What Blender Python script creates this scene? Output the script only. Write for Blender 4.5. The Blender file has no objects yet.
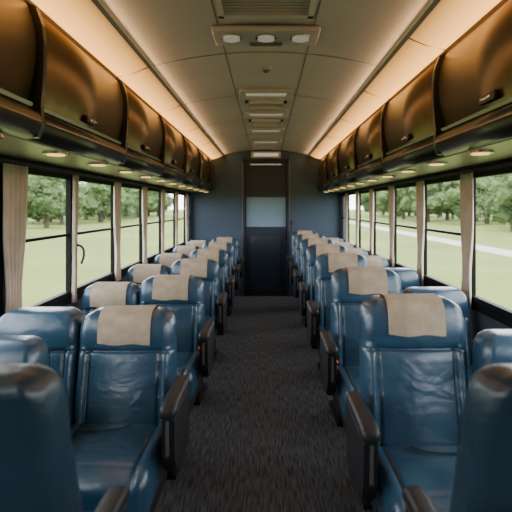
import bpy, bmesh, math, random
from mathutils import Vector, Matrix
random.seed(4)
S=bpy.context.scene
COL=S.collection
EYE=1.62

# ---------------- materials ----------------
def mat(name, col, rough=.5, metal=0, spec=.5, emit=None, estr=0, coat=0):
    m=bpy.data.materials.new(name); m.use_nodes=True
    b=m.node_tree.nodes['Principled BSDF']
    b.inputs['Base Color'].default_value=(*col,1)
    b.inputs['Roughness'].default_value=rough
    b.inputs['Metallic'].default_value=metal
    b.inputs['Specular IOR Level'].default_value=spec
    b.inputs['Coat Weight'].default_value=coat
    if emit:
        b.inputs['Emission Color'].default_value=(*emit,1)
        b.inputs['Emission Strength'].default_value=estr
    return m
def nodes(m): return m.node_tree.nodes, m.node_tree.links, m.node_tree.nodes['Principled BSDF']
def add_noise(m, c1, c2, scale=5, stretch=(1,1,1), bump=0, bscale=None, dist=.01, detail=6, obj=True, lo=.3, hi=.7):
    n,l,b=nodes(m)
    tc=n.new('ShaderNodeTexCoord'); mp=n.new('ShaderNodeMapping')
    mp.inputs['Scale'].default_value=stretch
    l.new(tc.outputs['Object'],mp.inputs['Vector'])
    no=n.new('ShaderNodeTexNoise'); no.inputs['Scale'].default_value=scale; no.inputs['Detail'].default_value=detail
    l.new(mp.outputs['Vector'],no.inputs['Vector'])
    cr=n.new('ShaderNodeValToRGB')
    cr.color_ramp.elements[0].position=lo; cr.color_ramp.elements[0].color=(*c1,1)
    cr.color_ramp.elements[1].position=hi; cr.color_ramp.elements[1].color=(*c2,1)
    l.new(no.outputs['Fac'],cr.inputs['Fac']); l.new(cr.outputs['Color'],b.inputs['Base Color'])
    if bump:
        n2=n.new('ShaderNodeTexNoise'); n2.inputs['Scale'].default_value=bscale or scale; n2.inputs['Detail'].default_value=detail
        l.new(mp.outputs['Vector'],n2.inputs['Vector'])
        bp=n.new('ShaderNodeBump'); bp.inputs['Strength'].default_value=bump; bp.inputs['Distance'].default_value=dist
        l.new(n2.outputs['Fac'],bp.inputs['Height']); l.new(bp.outputs['Normal'],b.inputs['Normal'])
    return m

M_leather=mat('blue_leather',(.02,.075,.14),.29,spec=.7)
def leather_nodes(m,c1,c2):
    n,l,b=nodes(m)
    tc=n.new('ShaderNodeTexCoord')
    oi=n.new('ShaderNodeObjectInfo')
    ad=n.new('ShaderNodeVectorMath'); ad.operation='ADD'
    sc=n.new('ShaderNodeVectorMath'); sc.operation='SCALE'; 
    cx=n.new('ShaderNodeCombineXYZ')
    l.new(oi.outputs['Random'],cx.inputs[0]); l.new(oi.outputs['Random'],cx.inputs[1])
    l.new(cx.outputs[0],sc.inputs[0]); sc.inputs['Scale'].default_value=9
    l.new(tc.outputs['Object'],ad.inputs[0]); l.new(sc.outputs[0],ad.inputs[1])
    no=n.new('ShaderNodeTexNoise'); no.inputs['Scale'].default_value=6; no.inputs['Detail'].default_value=5
    l.new(ad.outputs[0],no.inputs['Vector'])
    cr=n.new('ShaderNodeValToRGB')
    cr.color_ramp.elements[0].position=.35; cr.color_ramp.elements[0].color=(*c1,1)
    cr.color_ramp.elements[1].position=.7; cr.color_ramp.elements[1].color=(*c2,1)
    l.new(no.outputs['Fac'],cr.inputs['Fac']); l.new(cr.outputs['Color'],b.inputs['Base Color'])
    n2=n.new('ShaderNodeTexNoise'); n2.inputs['Scale'].default_value=5; n2.inputs['Detail'].default_value=2.5; n2.inputs['Distortion'].default_value=.9
    mp=n.new('ShaderNodeMapping'); mp.inputs['Scale'].default_value=(1,1.5,1.6)
    l.new(ad.outputs[0],mp.inputs['Vector']); l.new(mp.outputs[0],n2.inputs['Vector'])
    n3=n.new('ShaderNodeTexVoronoi'); n3.inputs['Scale'].default_value=260
    l.new(ad.outputs[0],n3.inputs['Vector'])
    b1=n.new('ShaderNodeBump'); b1.inputs['Strength'].default_value=.25; b1.inputs['Distance'].default_value=.03
    b2=n.new('ShaderNodeBump'); b2.inputs['Strength'].default_value=.08; b2.inputs['Distance'].default_value=.002
    l.new(n2.outputs['Fac'],b1.inputs['Height']); l.new(n3.outputs['Distance'],b2.inputs['Height'])
    l.new(b1.outputs[0],b2.inputs['Normal']); l.new(b2.outputs[0],b.inputs['Normal'])
leather_nodes(M_leather,(.013,.044,.083),(.025,.072,.122))
M_shell=mat('dark_leather',(.012,.028,.05),.36,spec=.5); leather_nodes(M_shell,(.008,.021,.036),(.014,.034,.052))
M_black=mat('black_plastic',(.010,.011,.014),.48,spec=.35)
M_metal=mat('dark_metal',(.03,.03,.035),.45,metal=.6)
M_chrome=mat('chrome',(.6,.6,.6),.25,metal=1)
M_cloth=add_noise(mat('tan_cloth',(.3,.24,.18),.9,spec=.2),(.27,.218,.16),(.385,.32,.245),14,bump=.5,bscale=60,dist=.004)
M_curtain=add_noise(mat('curtain_fabric',(.35,.28,.22),.9,spec=.1),(.46,.38,.31),(.58,.49,.41),10,bump=.3,bscale=90,dist=.003)
M_frame=mat('window_frame_black',(.006,.007,.008),.6,spec=.12)
M_wall=add_noise(mat('wall_panel',(.05,.065,.085),.55),(.035,.045,.062),(.045,.058,.075),3)
M_bulk=add_noise(mat('bulkhead_slate',(.05,.075,.11),.5),(.030,.056,.098),(.040,.071,.120),2)
M_door=mat('door_navy',(.012,.022,.040),.35)
M_ceil=add_noise(mat('ceiling_panel',(.3,.28,.25),.5),(.44,.41,.38),(.50,.47,.435),2)
M_seam=mat('ceiling_seam',(.12,.11,.10),.6)
M_under=mat('bin_underside',(.30,.25,.21),.38)
M_bindoor=add_noise(mat('bin_door_bronze',(.09,.06,.035),.30,metal=.75,spec=.5),(.13,.088,.052),(.18,.122,.072),3,stretch=(1,.4,1))
M_binrail=mat('bin_rail',(.02,.02,.021),.3,metal=.2)
M_binedge=mat('bin_edge',(.22,.21,.20),.35,metal=.8)
M_cove=mat('cove_lamp',(.8,.6,.4),.5,emit=(1,.45,.11),estr=2.3)
n,l,b=nodes(M_cove)
geo=n.new('ShaderNodeTexCoord'); sx=n.new('ShaderNodeSeparateXYZ'); ab=n.new('ShaderNodeMath'); ab.operation='ABSOLUTE'
mr=n.new('ShaderNodeMapRange'); mr.inputs['From Min'].default_value=.77; mr.inputs['From Max'].default_value=.96; mr.inputs['To Min'].default_value=.35; mr.inputs['To Max'].default_value=3.2
l.new(geo.outputs['Object'],sx.inputs[0]); l.new(sx.outputs[0],ab.inputs[0]); l.new(ab.outputs[0],mr.inputs['Value']); l.new(mr.outputs[0],b.inputs['Emission Strength'])
M_lamp=mat('warm_lamp',(.9,.8,.6),.4,emit=(1,.45,.15),estr=2.0)
M_lens=mat('cool_lens',(.8,.8,.8),.2,emit=(1,.93,.82),estr=.12)
M_grille=mat('grille_grey',(.38,.36,.34),.45)
M_sign=mat('sign_panel',(.6,.6,.6),.5,emit=(1,.9,.8),estr=.35)
M_pane=mat('door_glass',(.20,.31,.42),.12)
M_beltred=mat('belt_buckle_red',(.55,.06,.02),.4)

M_floor=mat('ribbed_carpet',(.04,.04,.042),.85,spec=.25)
n,l,b=nodes(M_floor)
tc=n.new('ShaderNodeTexCoord'); mp=n.new('ShaderNodeMapping'); mp.inputs['Scale'].default_value=(90,8,1)
l.new(tc.outputs['Object'],mp.inputs['Vector'])
no=n.new('ShaderNodeTexNoise'); no.inputs['Scale'].default_value=1; no.inputs['Detail'].default_value=4
l.new(mp.outputs[0],no.inputs['Vector'])
cr=n.new('ShaderNodeValToRGB'); cr.color_ramp.elements[0].position=.32; cr.color_ramp.elements[0].color=(.018,.023,.032,1)
cr.color_ramp.elements[1].position=.70; cr.color_ramp.elements[1].color=(.095,.108,.132,1)
l.new(no.outputs['Fac'],cr.inputs['Fac']); l.new(cr.outputs[0],b.inputs['Base Color'])
bp=n.new('ShaderNodeBump'); bp.inputs['Strength'].default_value=.4; bp.inputs['Distance'].default_value=.005
l.new(no.outputs['Fac'],bp.inputs['Height']); l.new(bp.outputs[0],b.inputs['Normal'])

M_glass=bpy.data.materials.new('window_glass'); M_glass.use_nodes=True
nt=M_glass.node_tree; nt.nodes.clear()
o=nt.nodes.new('ShaderNodeOutputMaterial'); mxs=nt.nodes.new('ShaderNodeMixShader'); t=nt.nodes.new('ShaderNodeBsdfTransparent'); g=nt.nodes.new('ShaderNodeBsdfGlossy')
t.inputs[0].default_value=(.95,.97,.96,1); g.inputs['Roughness'].default_value=.05; mxs.inputs[0].default_value=.04
nt.links.new(t.outputs[0],mxs.inputs[1]); nt.links.new(g.outputs[0],mxs.inputs[2]); nt.links.new(mxs.outputs[0],o.inputs[0])

M_grass=add_noise(mat('grass',(.16,.22,.07),.95,spec=.1),(.105,.14,.032),(.165,.20,.058),.15,detail=8)
M_leaf=add_noise(mat('foliage',(.07,.12,.04),.9,spec=.1),(.06,.10,.040),(.13,.18,.075),.8)
M_bark=mat('bark',(.06,.045,.03),.9)
M_path=mat('gravel_path',(.36,.34,.31),.95)

# ---------------- mesh helpers ----------------
def obj(name, me, parent=None, loc=(0,0,0), m=None):
    o=bpy.data.objects.new(name,me); COL.objects.link(o); o.location=loc
    if parent: o.parent=parent
    if m and len(me.materials)==0: me.materials.append(m)
    return o
def empty(name, loc=(0,0,0)):
    e=bpy.data.objects.new(name,None); COL.objects.link(e); e.location=loc; e.empty_display_size=.1; return e
def mesh(name, vs, fs, m=None, smooth=False):
    me=bpy.data.meshes.new(name); me.from_pydata([tuple(v) for v in vs],[],fs); me.update()
    bm=bmesh.new(); bm.from_mesh(me); bmesh.ops.recalc_face_normals(bm,faces=bm.faces[:]); bm.to_mesh(me); bm.free()
    if m: me.materials.append(m)
    if smooth:
        for p in me.polygons: p.use_smooth=True
    return me
def boxes(name, bl, m):
    vs=[];fs=[]
    for (x0,x1,y0,y1,z0,z1) in bl:
        k=len(vs)
        vs+=[(x0,y0,z0),(x1,y0,z0),(x1,y1,z0),(x0,y1,z0),(x0,y0,z1),(x1,y0,z1),(x1,y1,z1),(x0,y1,z1)]
        fs+=[(k,k+1,k+2,k+3),(k+4,k+5,k+6,k+7),(k,k+1,k+5,k+4),(k+1,k+2,k+6,k+5),(k+2,k+3,k+7,k+6),(k+3,k,k+4,k+7)]
    return mesh(name,vs,fs,m)
def profile(name, pts, y0, y1, m, smooth=False, caps=True, ny=1):
    vs=[];fs=[];N=len(pts)
    for j in range(ny+1):
        y=y0+(y1-y0)*j/ny
        vs+=[(x,y,z) for x,z in pts]
    for j in range(ny):
        for i in range(N):
            a=j*N+i;b_=j*N+(i+1)%N
            fs.append((a,b_,b_+N,a+N))
    if caps:
        fs.append(tuple(range(N))); fs.append(tuple(range(ny*N,ny*N+N)))
    return mesh(name,vs,fs,m,smooth)
def coords(h, r, n, extra=()):
    c=[-h,-h+r*.12,-h+r*.35,-h+r*.65,-h+r]
    c2=[-x for x in c]
    inner=[-h+r+(2*h-2*r)*i/n for i in range(1,n)]
    s=sorted(set([round(v,5) for v in c+c2+inner+list(extra)]))
    out=[s[0]]
    for v in s[1:]:
        if v-out[-1]>.0008: out.append(v)
    return out
def rbox(name, hx,hy,hz, r, n=(6,3,6), ex=((),(),()), deform=None, m=None):
    X=coords(hx,r,n[0],ex[0]);Y=coords(hy,r,n[1],ex[1]);Z=coords(hz,r,n[2],ex[2])
    idx={};vs=[];fs=[]
    def V(x,y,z):
        k=(round(x,5),round(y,5),round(z,5))
        if k not in idx:
            idx[k]=len(vs)
            p=Vector(k); q=Vector((max(-hx+r,min(hx-r,x)),max(-hy+r,min(hy-r,y)),max(-hz+r,min(hz-r,z))))
            d=p-q
            if d.length>1e-7: p=q+d.normalized()*r
            if deform: p=Vector(deform(*p))
            vs.append(p)
        return idx[k]
    for A,B,mk in ((X,Y,lambda a,b,s:(a,b,s*hz)),(X,Z,lambda a,b,s:(a,s*hy,b)),(Y,Z,lambda a,b,s:(s*hx,a,b))):
        for s in (-1,1):
            for i in range(len(A)-1):
                for j in range(len(B)-1):
                    fs.append((V(*mk(A[i],B[j],s)),V(*mk(A[i+1],B[j],s)),V(*mk(A[i+1],B[j+1],s)),V(*mk(A[i],B[j+1],s))))
    return mesh(name,vs,fs,m,True)
def cyl(name, r, h, m, seg=20, axis='z', r2=None):
    bm=bmesh.new(); bmesh.ops.create_cone(bm,cap_ends=True,segments=seg,radius1=r,radius2=r if r2 is None else r2,depth=h)
    if axis=='y': bmesh.ops.rotate(bm,matrix=Matrix.Rotation(math.pi/2,3,'X'),verts=bm.verts)
    if axis=='x': bmesh.ops.rotate(bm,matrix=Matrix.Rotation(math.pi/2,3,'Y'),verts=bm.verts)
    me=bpy.data.meshes.new(name); bm.to_mesh(me); bm.free(); me.materials.append(m)
    return me
def tube(name, pts, r, m, parent=None):
    cu=bpy.data.curves.new(name,'CURVE'); cu.dimensions='3D'; cu.bevel_depth=r; cu.bevel_resolution=3
    sp=cu.splines.new('BEZIER'); sp.bezier_points.add(len(pts)-1)
    for p,c in zip(sp.bezier_points,pts): p.co=c; p.handle_left_type=p.handle_right_type='AUTO'
    o=bpy.data.objects.new(name,cu); COL.objects.link(o); cu.materials.append(m)
    if parent: o.parent=parent
    return o

# ---------------- shell ----------------
W=1.35; YB=-1.6; YF=8.7; Z0=1.02; Z1=1.83
obj('floor', boxes('floor',[(-W-.08,W+.08,YB-.1,YF+.1,-.1,0)],M_floor))
arc=[]
for i in range(25):
    x=-.78+1.56*i/24; arc.append((x,2.555+.10*(1-(x/.78)**2)))
pts=[(W+.08,1.86),(W+.08,2.8),(-W-.08,2.8),(-W-.08,1.86),(-W,1.86),(-W,2.60),(-.80,2.60)]+arc+[(.80,2.60),(W,2.60),(W,1.86)]
obj('ceiling', profile('ceiling',pts,YB-.1,YF+.1,M_ceil))
def ceil_z(x): return 2.555+.10*(1-(x/.78)**2)
def seamx(y,w=.006):
    vs=[];fs=[]
    for i in range(25):
        x=-.77+1.54*i/24; z=ceil_z(x)
        vs+=[(x,y-w,z-.002),(x,y+w,z-.002)]
        if i: k=len(vs)-4; fs.append((k,k+1,k+3,k+2))
    return vs,fs
vs=[];fs=[]
for y in [-.4,.8,2.0,3.2,4.4,5.6,6.8,8.0]:
    a,b_=seamx(y); k=len(vs); vs+=a; fs+=[tuple(q+k for q in f) for f in b_]
for x in (-.27,.27):
    k=len(vs); z=ceil_z(x)-.002; vs+=[(x-.004,YB,z),(x+.004,YB,z),(x+.004,YF,z),(x-.004,YF,z)]; fs.append((k,k+1,k+2,k+3))
obj('trim_1',mesh('ceiling_seams',vs,fs,M_seam))
obj('wall_back',boxes('wall_back',[(-W-.08,W+.08,YB-.1,YB,0,2.7)],M_wall))

pil_l=[-.25,.65,1.5,2.42,3.35,4.3,5.25,6.2,7.15,8.05]
pil_r=[-.6,.35,1.3,2.25,3.2,4.15,5.1,6.05,7.0,7.95]
PW=.036
wn=0
def side(s,pil):
    global wn
    nm='left' if s<0 else 'right'
    def bx(xa,xb,*r):
        return (s*xa,s*xb,*r) if s>0 else (-xb,-xa,*r)
    bl=[bx(W,W+.08,YB,YF,0,Z0),bx(W,W+.08,YB,YF,Z1,1.9)]
    obj('wall_'+nm,boxes('wall_'+nm,bl+[bx(W,W+.08,YB,YB+.2,Z0,Z1),bx(W,W+.08,YF-.15,YF,Z0,Z1)],M_wall))
    obj('trim_%d'%(8 if s<0 else 9),boxes('window_pillars',[bx(W+.001,W+.028,p-PW,p+PW,Z0,Z1) for p in pil],M_frame))
    obj('trim_%d'%(2 if s<0 else 3),boxes('sill',[bx(W-.012,W+.0,YB,YF,Z0-.06,Z0-.015),bx(W-.012,W,YB,YF,Z1+.02,Z1+.05)],M_frame))
    obj('baseboard_'+nm,boxes('bb',[bx(W-.03,W,YB,YF,0,.18)],M_metal))
    edges=[YB+.2]+pil+[YF-.15]
    for i in range(len(edges)-1):
        a=edges[i]+(PW if i else 0); b_=edges[i+1]-(PW if i<len(edges)-2 else 0)
        wn+=1
        e=empty('window_%d'%wn,(s*W,(a+b_)/2,Z0))
        h=(b_-a)/2; H=Z1-Z0; f=.022
        fr=[(-.010,.024,-h-.012,-h+f,-.012,H+.012),(-.010,.024,h-f,h+.012,-.012,H+.012),(-.010,.024,-h,h,-.012,f),(-.010,.024,-h,h,H-f,H+.012)]
        if not (s>0 and a<3.1):
            fr.append((0,.024,-h,h,.40,.418))
        if s<0: fr=[(-q[1],-q[0],*q[2:]) for q in fr]
        obj('window_frame',boxes('wf',fr,M_frame),e)
        x=.014*s
        obj('glass_pane',mesh('gp',[(x,-h+.01,.01),(x,h-.01,.01),(x,h-.01,H-.01),(x,-h+.01,H-.01)],[(0,1,2,3)],M_glass),e)
    ld=bpy.data.lights.new('portal_'+nm,'AREA'); ld.shape='RECTANGLE'; ld.size=YF-YB; ld.size_y=Z1-Z0
    ld.cycles.is_portal=True
    lo=bpy.data.objects.new('window_portal',ld); COL.objects.link(lo); lo.location=(s*(W+.1),(YB+YF)/2,(Z0+Z1)/2)
    zz=Vector((s,0,0)); xx=Vector((0,1,0)); yy=zz.cross(xx)
    lo.rotation_euler=Matrix((xx,yy,zz)).transposed().to_euler()
    # warm fill light added along the cove edge to brighten ceiling and facing bins
    ld=bpy.data.lights.new('cove_fill','AREA'); ld.shape='RECTANGLE'; ld.size=YF-YB-.2; ld.size_y=.025
    ld.color=(1,.58,.28); ld.energy=14
    lo=bpy.data.objects.new('cove_fill_light',ld); COL.objects.link(lo); lo.location=(s*.742,(YB+YF)/2,2.532)
    zz=Vector((s,0,-.05)).normalized(); yy=zz.cross(xx)
    lo.rotation_euler=Matrix((xx,yy,zz)).transposed().to_euler()
side(-1,pil_l); side(1,pil_r)

# curtains
def curtain(x,y,w,s,seed,zb=.93,tie=.55):
    rnd=random.Random(seed); vs=[];fs=[];nu=40;nv=16;H=1.842-zb
    folds=5 if w>.1 else 3; ph=rnd.random()*6
    for j in range(nv+1):
        t=j/nv; z=1.842-H*t
        k=1-tie*math.exp(-((t-.72)/.22)**2)*.6 - .1*t
        for i in range(nu+1):
            u=i/nu-.5
            d=.0095*math.sin(u*folds*2*math.pi+ph+.5*math.sin(t*3))*(1+.2*math.sin(t*5+u*4))
            vs.append((-s*(.027+d),u*w*k+.01*math.sin(t*4+ph),z))
    for j in range(nv):
        for i in range(nu):
            a=j*(nu+1)+i; fs.append((a,a+1,a+nu+2,a+nu+1))
    o=obj('curtain',mesh('curtain',vs,fs,M_curtain,True),None,(x,y,0))
    md=o.modifiers.new('th','SOLIDIFY'); md.thickness=.003
for k,y in enumerate(pil_l):
    if y>0: curtain(-W,y+(.12 if k==3 else -.02),{3:.24,4:.07}.get(k,.19),-1,k,zb=.90 if k==3 else .96)
for k,y in enumerate(pil_r):
    if y>0: curtain(W,y-.03,.21,1,k+30,zb=.96)
for s in (-1,1):
    obj('curtain_rail',cyl('rail',.007,YF-YB-.3,M_metal,10,'y'),None,(s*(W-.027),(YB+YF)/2,1.857))

# ---------------- luggage bins ----------------
def binprof(s,pts): return [(s*x,z) for x,z in pts]
door_pts=[(1.00,2.47),(.975,2.445),(.952,2.38),(.940,2.31),(.940,2.24),(.950,2.16),(.967,2.08),(.985,2.03)]
def lerp_curve(p,n=4):
    out=[]
    for i in range(len(p)-1):
        p0=p[max(i-1,0)];p1=p[i];p2=p[i+1];p3=p[min(i+2,len(p)-1)]
        for j in range(n):
            t=j/n
            out.append(tuple(.5*((2*p1[a])+(-p0[a]+p2[a])*t+(2*p0[a]-5*p1[a]+4*p2[a]-p3[a])*t*t+(-p0[a]+3*p1[a]-3*p2[a]+p3[a])*t**3) for a in (0,1)))
    out.append(p[-1]); return out
dcur=lerp_curve(door_pts)+[(1.02,2.03),(1.02,2.47)]
for s,st in ((-1,-1.61),(1,-1.0+.04)):
    pit=1.2
    ys=[]
    y=st
    while y>YB: y-=pit
    while y<YF:
        ys.append(y); y+=pit
    ys.append(y)
    for i in range(len(ys)-1):
        a=max(ys[i],YB)+.001; b_=min(ys[i+1],YF)-.001
        if b_-a<.1: continue
        e=empty('overhead_luggage_bin',(0,0,0))
        obj('bin_body',profile('bb',binprof(s,[(1.021,2.47),(W,2.50),(W,1.885),(1.0,1.895),(.985,1.93),(.985,2.03),(1.021,2.03)]),a,b_,M_under),e)
        obj('bin_door',profile('bd',binprof(s,dcur),a+.03,b_-.03,M_bindoor,True),e)
        rib=[(1.0,2.478),(.955,2.45),(.930,2.38),(.922,2.31),(.922,2.2),(.928,2.10),(.935,2.04),(.93,1.96),(.95,1.91),(1.0,1.905),(1.03,2.0),(1.03,2.47)]
        obj('end_rib',profile('rb',binprof(s,rib),a,a+.03,M_binrail),e)
        obj('lower_rail',profile('lr',binprof(s,lerp_curve([(.985,2.022),(.945,2.015),(.93,1.985),(.935,1.945),(.955,1.915),(.99,1.9)])+[(1.0,1.95)]),a+.03,b_,M_binrail,True),e)
        obj('rail_edge',boxes('re',[(min(s*.928,s*.94),max(s*.928,s*.94),a+.03,b_,1.972,1.978)],M_binedge),e)
        obj('door_trim',profile('dt',binprof(s,[(.962,2.052),(.95,2.045),(.955,2.03),(.985,2.03)]),a+.03,b_-.03,M_binedge),e)
        ym=(a+b_)/2
        obj('latch',rbox('lt',.014,.07,.02,.008,(2,3,2),m=M_binrail),e,(s*.948,ym,2.085))
        obj('latch_lever',rbox('ll',.005,.045,.006,.003,(2,3,2),m=M_chrome),e,(s*.932,ym,2.082))
        c=empty('cove_light',(0,0,0))
        cp=[(.985,2.485),(.93,2.492),(.87,2.512),(.81,2.538),(.77,2.556),(.79,2.575),(.985,2.515)]
        obj('diffuser',profile('cd',binprof(s,cp),a+.006,b_-.006,M_cove,True),c)
        obj('joint',profile('cj',binprof(s,[(.985,2.482),(.87,2.509),(.765,2.552),(.79,2.575),(.985,2.515)]),b_-.006,b_,M_seam),c)
    obj('trim_%d'%(4 if s<0 else 5),profile('ct',binprof(s,[(.775,2.535),(.75,2.54),(.745,2.565),(.79,2.58)]),YB,YF,M_grille))
for s,y0 in ((-1,.6),(1,.55)):
    y=y0
    while y<8.4:
        e=empty('reading_light',(s*1.05,y,1.885))
        obj('ring',cyl('rg',.062,.012,M_chrome,24),e,(0,0,.003))
        obj('lens',cyl('ln',.042,.006,M_lamp,20),e,(0,0,-.005))
        y+=.6

# ---------------- ceiling fittings ----------------
def vent(y,w,d,name='air_vent'):
    e=empty(name,(0,y,ceil_z(w*.5)-.004))
    t=.03
    obj('frame',boxes('f',[(-w/2,w/2,-d/2,-d/2+t,-.02,.06),(-w/2,w/2,d/2-t,d/2,-.02,.06),(-w/2,-w/2+t,-d/2,d/2,-.02,.06),(w/2-t,w/2,-d/2,d/2,-.02,.06)],M_ceil),e)
    nS=int(d/.035)
    obj('slats',boxes('s',[(-w/2+t,w/2-t,-d/2+t+.035*i,-d/2+t+.035*i+.012,-.012,.0) for i in range(nS-1)],M_grille),e)
    obj('back_plate',boxes('bp',[(-w/2+t,w/2-t,-d/2+t,d/2-t,.004,.01)],M_seam),e)
vent(2.38,.50,.34)
e=empty('ceiling_light_panel',(0,2.82,2.625))
obj('plate',rbox('p',.31,.13,.018,.015,(4,3,2),m=M_grille),e)
for x in (-.2,0,.2):
    obj('lamp_ring',cyl('lr',.062,.012,M_chrome,24),e,(x,-.03,-.02))
    obj('lamp_lens',cyl('ll',.05,.012,M_lens,20,r2=.04),e,(x,-.03,-.027))
obj('switch_bar',rbox('sb',.10,.02,.01,.008,(3,2,2),m=M_seam),e,(0,.08,-.02))
e=empty('smoke_detector',(0,3.56,2.645)); obj('body',cyl('b',.045,.025,M_grille,20),e); obj('cap',cyl('c',.02,.015,M_seam,16),e,(0,0,-.018))
for y in (4.26,5.2,6.3,7.4):
    e=empty('ceiling_lamp',(0,y,2.638))
    obj('housing',rbox('h',.24,.09,.02,.018,(4,3,2),m=M_grille),e)
    obj('lens',rbox('l',.18,.05,.012,.010,(4,3,2),m=M_lens),e,(0,0,-.014))
for y in (4.75,5.75): vent(y,.40,.22)

# ---------------- far bulkhead & door ----------------
DW=.385
obj('wall_front',boxes('wall_front',[(-W-.08,-DW,YF,YF+.12,0,2.7),(DW,W+.08,YF,YF+.12,0,2.7),(-DW,DW,YF,YF+.12,2.45,2.7)],M_bulk))
obj('trim_6',boxes('door_casing',[(-DW-.035,-DW,YF-.02,YF+.02,0,2.5),(DW,DW+.035,YF-.02,YF+.02,0,2.5),(-DW-.035,DW+.035,YF-.02,YF+.02,2.45,2.5)],M_door))
obj('trim_7',boxes('door_trim',[(-DW-.045,-DW-.035,YF-.025,YF,0,2.5),(DW+.035,DW+.045,YF-.025,YF,0,2.5)],M_binedge))
e=empty('door_1',(0,YF+.05,0))
obj('door_leaf',boxes('dl',[(-DW,-.36,0,.05,0,2.45),(.36,DW,0,.05,0,2.45),(-.36,.36,0,.05,0,1.26),(-.36,.36,0,.05,1.80,1.86),(-.36,.36,0,.05,2.35,2.45),(-.36,.36,.02,.05,1.86,2.35)],M_door),e)
obj('window_pane',boxes('wp',[(-.36,.36,.015,.03,1.26,1.80)],M_pane),e)
obj('lower_panel',rbox('lp',.28,.008,.5,.006,(3,2,3),m=M_door),e,(0,-.004,.6))
obj('handle',rbox('h',.012,.02,.08,.01,(2,2,3),m=M_metal),e,(.34,-.03,1.1))
obj('kick_plate',boxes('kp',[(-DW,DW,-.01,0,0,.12)],M_metal),e)
obj('light_strip',boxes('ls',[(-.28,.28,-.02,0,2.385,2.405)],M_lens),e)
e=empty('lamp_box',(0,YF-.05,2.56))
obj('housing',rbox('sb',.27,.03,.06,.012,(3,2,3),m=M_grille),e)
obj('diffuser',boxes('sf',[(-.22,.22,-.034,-.03,-.03,.03)],M_sign),e)
e=empty('grab_rail',(0,0,0))
tube('rail_bar',[(.47,YF-.07,.35),(.47,YF-.09,.6),(.47,YF-.09,1.1),(.47,YF-.07,1.35)],.010,M_metal,e)
obj('bracket',boxes('bk',[(.455,.485,YF-.07,YF,.33,.37),(.455,.485,YF-.07,YF,1.33,1.37)],M_metal),e)

# ---------------- seats ----------------
HW=.2325; D=.13; ZB=.53
cache={}
def back_def(H,tilt,hw=HW):
    zg=H*.70
    def f(x,y,z):
        z=z+H/2
        R=.085; a=.128
        w=hw
        if z>H-R:
            w=(hw-R)+math.sqrt(max(0,R*R-(z-(H-R))**2))
        w*=(1-.04*(z/H))
        if abs(x)>a:
            x=math.copysign(a+(abs(x)-a)*(w-a)/(hw-a),x)
        t=z/H
        if y<0:
            k=min(1,-y/(D/2))
            puff=.022*math.cos(min(1,abs(x)/hw)*math.pi/2)
            puff+=.014*math.exp(-((z-H*.28)/.12)**2)
            if z>zg: puff+=.012*math.sin(min(1,(z-zg)/(H-zg))*math.pi)
            gr=.018*math.exp(-((z-zg)/.007)**2)
            if z<zg: gr+=.014*math.exp(-((abs(x)-.165)/.007)**2)
            if z<zg+.01 and abs(x)>.165: puff+=.018*math.sin(min(1,(abs(x)-.165)/(hw-.165))*math.pi)
            y-= (puff-gr)*k
        else:
            y+= .012*math.cos(min(1,abs(x)/hw)*math.pi/2)*min(1,y/(D/2))
        y+=D/2+math.tan(tilt)*z + .0
        return (x,y,z)
    return f
def back_mesh(H,tilt,m):
    k=('b',H,tilt,m.name)
    if k not in cache:
        zg=H*.70-H/2
        cache[k]=rbox('backrest',HW,D/2,H/2,.045,(10,3,14),
           ((-.165,-.158,-.172,-.151,-.179,.165,.158,.172,.151,.179),(),(zg,zg-.006,zg+.006,zg-.013,zg+.013)),back_def(H,tilt),m)
    return cache[k]
def cloth_mesh(H,tilt):
    k=('c',H,tilt)
    if k not in cache:
        f=back_def(H,tilt); r=.045; e=.007; path=[]
        hd=D/2
        for i in range(8): path.append((-hd-e, H-.145+(.145-r)*i/8))
        for i in range(9):
            a=math.pi/2*i/8; path.append((-(hd-r)-(r+e)*math.cos(a),H-r+(r+e)*math.sin(a)))
        for i in range(1,9):
            a=math.pi/2*i/8; path.append(((hd-r)+(r+e)*math.sin(a),H-r+(r+e)*math.cos(a)))
        for i in range(1,6): path.append((hd+e,H-r-.09*i/5))
        vs=[];fs=[];nu=12
        for j,(y,z) in enumerate(path):
            for i in range(nu+1):
                x=-.122+.244*i/nu
                zz=z+(.004*math.sin(x*40) if j==0 else 0)
                p=f(x,y,min(zz,H+e)-H/2)
                vs.append((p[0],p[1],p[2]))
        for j in range(len(path)-1):
            for i in range(nu):
                a=j*(nu+1)+i; fs.append((a,a+1,a+nu+2,a+nu+1))
        cache[k]=mesh('headrest_cloth',vs,fs,M_cloth,True)
    return cache[k]
def cushion_mesh(dep,hw):
    k=('u',dep,hw)
    if k not in cache:
        hy=dep/2;hz=.08
        def f(x,y,z):
            if z>0:
                kk=min(1,z/hz)
                up=.020*math.cos(min(1,abs(x)/hw)*math.pi/2)*math.cos(min(1,abs(y)/hy)*math.pi/2*.9)
                gr=.011*math.exp(-((abs(x)-.168)/.007)**2)
                gr+=.011*math.exp(-((y+hy-.09)/.007)**2)*(abs(x)<.175)
                if abs(x)>.168: up+=.012*math.sin(min(1,(abs(x)-.168)/(hw-.168))*math.pi)
                z+=(up-gr)*kk
            if y<-hy+.1: z-=.018*((-hy+.1-y)/.1)**2
            return (x,y,z)
        s=-hy+.09
        cache[k]=rbox('cushion',hw,hy,hz,.045,(10,12,3),((-.168,-.161,-.175,-.154,-.182,.168,.161,.175,.154,.182),(s,s-.007,s+.007,s-.014,s+.014),()),f,M_leather)
    return cache[k]
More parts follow.
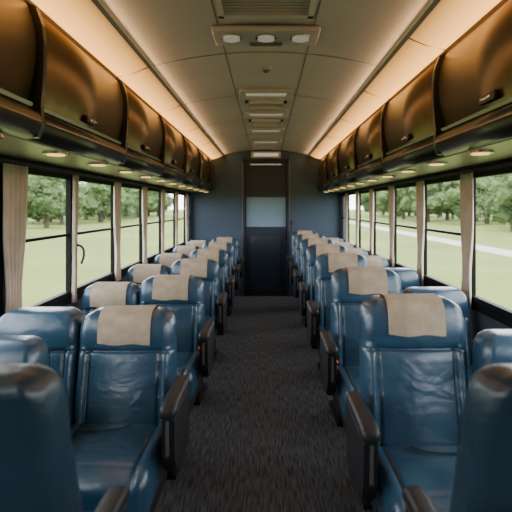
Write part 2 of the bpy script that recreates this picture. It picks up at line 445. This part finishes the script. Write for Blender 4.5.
def arm_mesh():
    if 'arm' not in cache:
        cache['arm']=rbox('armrest_pad',.034,.18,.026,.022,(2,6,2),deform=lambda x,y,z:(x,y,z-(.02*((-.1-y)/.11)**2 if y<-.1 else 0)),m=M_black)
        pts=[(.05,.54),(-.16,.54),(-.24,.55),(-.29,.58),(-.325,.65),(-.33,.80),(.05,.80)]
        vs=[];N=len(pts)
        for x in (-.024,.024): vs+=[(x,y,z) for y,z in pts]
        fs=[tuple(range(N)),tuple(range(N,2*N))]+[(i,(i+1)%N,(i+1)%N+N,i+N) for i in range(N)]
        me=mesh('armrest_panel',vs,fs,M_black)
        bm=bmesh.new(); bm.from_mesh(me); bmesh.ops.bevel(bm,geom=bm.edges[:],offset=.008,segments=2,affect='EDGES'); bm.to_mesh(me); bm.free()
        cache['panel']=me
        cache['armtrim']=boxes('armrest_trim',[(-.0255,.0255,-.322,.04,.795,.803),(-.006,.006,-.337,-.325,.66,.795)],M_binedge)
        bl=[(-.21,.21,-.44,.0,.40,.472),(-.19,.19,-.46,-.44,.36,.45)]
        cache['pan']=boxes('seat_pan',bl,M_metal)
        cache['ped']=boxes('pedestal',[(-.10,.17,-.33,-.05,.03,.40),(-.12,.19,-.40,.02,0,.03),(-.10,.17,-.39,-.36,.03,.10)],M_metal)
        cache['shell']=rbox('back_shell',.20,.018,.24,.016,(3,2,4),m=M_black)
        cache['strap']=mesh('belt',[(-.20,-.06,.0),(-.20,-.075,.0),(-.05,-.10,.022),(-.05,-.115,.022),(.02,-.09,.024),(.02,-.105,.024),(.06,-.05,.022),(.075,-.06,.022)],[(0,1,3,2),(2,3,5,4),(4,5,7,6)],M_black)
        cache['buck']=rbox('belt_buckle',.014,.022,.010,.007,(2,2,2),m=M_beltred)
def seat(x,y,top,aisle=1,flip=False,arm=True,tilt=math.radians(8),cloth=True,dep=.48,hw=HW,cush=True,m=None,armdz=0,armdy=0,armdx=0,belt=False,shell=True):
    arm_mesh(); m=m or M_leather
    e=empty('passenger_seat',(x,y,0))
    if flip: e.rotation_euler=(0,0,math.pi)
    H=top-ZB
    sc=hw/HW
    o=obj('backrest',back_mesh(H,tilt,m),e,(0,0,ZB)); o.scale=(sc,1,1)
    if cloth: obj('headrest_cloth',cloth_mesh(H,tilt),e,(0,0,ZB))
    if shell:
        sh=obj('back_shell',cache['shell'],e,(0,D+.022+math.tan(tilt)*.27,ZB+.27)); sh.rotation_euler=(-tilt,0,0); sh.scale=(sc,1,1)
    if cush:
        o=obj('cushion',cushion_mesh(dep,HW),e,(0,.02-dep/2,.56)); o.scale=(sc,1,1)
    else:
        o=obj('folded_cushion',cushion_mesh(.34,HW),e,(0,-.10,.70)); o.rotation_euler=(math.radians(-90),0,0); o.scale=(sc,1,1)
    k=dep/.48 if cush else .5
    o=obj('seat_pan',cache['pan'],e); o.scale=(sc,k,1)
    o=obj('pedestal',cache['ped'],e); o.scale=(-aisle*sc,k,1)
    if arm:
        ax=aisle*(HW*sc+.045+armdx)
        obj('armrest_pad',cache['arm'],e,(ax,-.16+armdy,.83+armdz))
        obj('armrest_panel',cache['panel'],e,(ax,armdy,armdz))
        obj('armrest_trim',cache['armtrim'],e,(ax,armdy,armdz))
    if belt:
        o=obj('seat_belt',cache['strap'],e,(0,-.02,.642)); o.scale=(aisle,1,1)
        obj('belt_buckle',cache['buck'],e,(aisle*.215,-.02,.67))
    return e
LT,RT=1.13,1.22
WH=.212
XO=1.294-WH
xl=.425+HW; xr=.41+HW
rl=[2.18+1.07*i for i in range(6)]
rr=[1.99+.975*i for i in range(7)]
for i,y in enumerate(rl):
    seat(-xl,y,LT,aisle=1,belt=i<2)
    seat(-XO,y,LT if i==0 else 1.08,aisle=1,arm=False,cush=(i>0),cloth=(i>0),hw=WH-.008)
for i,y in enumerate(rr):
    seat(xr,y,RT,aisle=-1,belt=i<2)
    if i>0: seat(XO,y,1.10,aisle=-1,arm=False,cloth=(i>2),hw=WH)
seat(XO,1.90,1.10,aisle=-1,arm=False,cloth=False,tilt=math.radians(5),dep=.46,hw=WH)
seat(-XO,1.80,1.10,aisle=1,arm=False,cloth=False,tilt=math.radians(5),dep=.40,hw=WH)
for s in (-1,1):
    seat(s*(.45+.20),1.30,1.27,aisle=s,flip=True,tilt=math.radians(15),cloth=False,dep=.30,hw=.20,m=M_shell,armdz=-.06,armdy=.19,armdx=-.035,shell=False)

# coat hook on left pillar
e=empty('coat_hook',(-W+.02,3.35,1.36))
tube('hook',[(0,0,0),(.05,-.01,-.02),(.07,-.03,-.07),(.06,-.05,-.13)],.008,M_black,e)
obj('hook_plate',rbox('hp',.008,.02,.04,.006,(2,2,2),m=M_black),e)

# ---------------- exterior ----------------
GZ=-1.1
obj('ground',mesh('lawn',[(-300,-100,GZ),(300,-100,GZ),(300,500,GZ),(-300,500,GZ)],[(0,1,2,3)],M_grass))
obj('gravel_path',mesh('path',[(12,-60,GZ+.02),(13.5,-60,GZ+.02),(20,300,GZ+.02),(17,300,GZ+.02)],[(0,1,2,3)],M_path))
def tree_mesh(seed,h):
    r=random.Random(seed); bm=bmesh.new()
    bmesh.ops.create_cone(bm,cap_ends=True,segments=8,radius1=.22,radius2=.12,depth=h*.5,matrix=Matrix.Translation((0,0,h*.25)))
    for k in range(5):
        a=r.random()*6.28
        M_=Matrix.Translation((math.cos(a)*h*.08,math.sin(a)*h*.08,h*.5))@Matrix.Rotation(a,4,'Z')@Matrix.Rotation(.6,4,'Y')
        bmesh.ops.create_cone(bm,cap_ends=True,segments=6,radius1=.08,radius2=.03,depth=h*.35,matrix=M_)
    nb=len(bm.faces)
    cs=[]
    for k in range(18):
        a=r.random()*6.28; q=r.random()**.5*h*.30; z=h*(.22+.68*r.random())
        q*= 1.1-abs(z/h-.5)
        c=Vector((math.cos(a)*q,math.sin(a)*q,z)); R=h*(.10+.08*r.random()); cs.append((c,R))
        res=bmesh.ops.create_icosphere(bm,subdivisions=2,radius=R*.8,matrix=Matrix.Translation(c))
        for v in res['verts']: v.co+=Vector((r.uniform(-1,1),r.uniform(-1,1),r.uniform(-1,1)))*R*.25
    for c,R in cs:
        for q in range(150):
            d=Vector((r.gauss(0,1),r.gauss(0,1),r.gauss(0,1))).normalized()
            p=c+d*R*r.uniform(.8,1.4); u=Vector((r.gauss(0,1),r.gauss(0,1),r.gauss(0,1))).normalized(); v=u.orthogonal().normalized()
            sz=h*.014
            vv=[bm.verts.new(p+u*sz),bm.verts.new(p+v*sz),bm.verts.new(p-u*sz),bm.verts.new(p-v*sz)]
            bm.faces.new(vv)
    me=bpy.data.meshes.new('tree'); bm.faces.ensure_lookup_table()
    for i,f in enumerate(bm.faces): f.material_index=0 if i<nb else 1
    bm.to_mesh(me); bm.free(); me.materials.append(M_bark); me.materials.append(M_leaf); return me
tm=[tree_mesh(i,6) for i in range(4)]
R=random.Random(11)
for s in (-1,1):
    for i in range(44):
        y=8+i*3.6+R.uniform(-2,2); x=s*(R.uniform(24,30)+ (0,7,13)[i%3]+y*.05)
        o=obj('tree',tm[R.randrange(4)],None,(x,y,GZ)); k=R.uniform(.8,1.3)*(1+y*.004); o.scale=(k*1.3,k*1.3,k); o.rotation_euler=(0,0,R.random()*6)

# world: overcast
w=bpy.data.worlds.new('overcast_sky'); S.world=w; w.use_nodes=True
nt=w.node_tree; bg=nt.nodes['Background']; bg.inputs[0].default_value=(.95,.97,1.0,1); bg.inputs[1].default_value=9

# ---------------- camera ----------------
cd=bpy.data.cameras.new('camera'); cd.lens=36*480/512; cd.sensor_width=36; cd.clip_start=.05; cd.clip_end=800
cd.shift_x=-10/512; cd.shift_y=-49/512
cd.dof.use_dof=True; cd.dof.focus_distance=3.2; cd.dof.aperture_fstop=2.8
c=bpy.data.objects.new('camera',cd); COL.objects.link(c); c.location=(0,0,EYE); c.rotation_euler=(math.pi/2,0,0)
S.camera=c
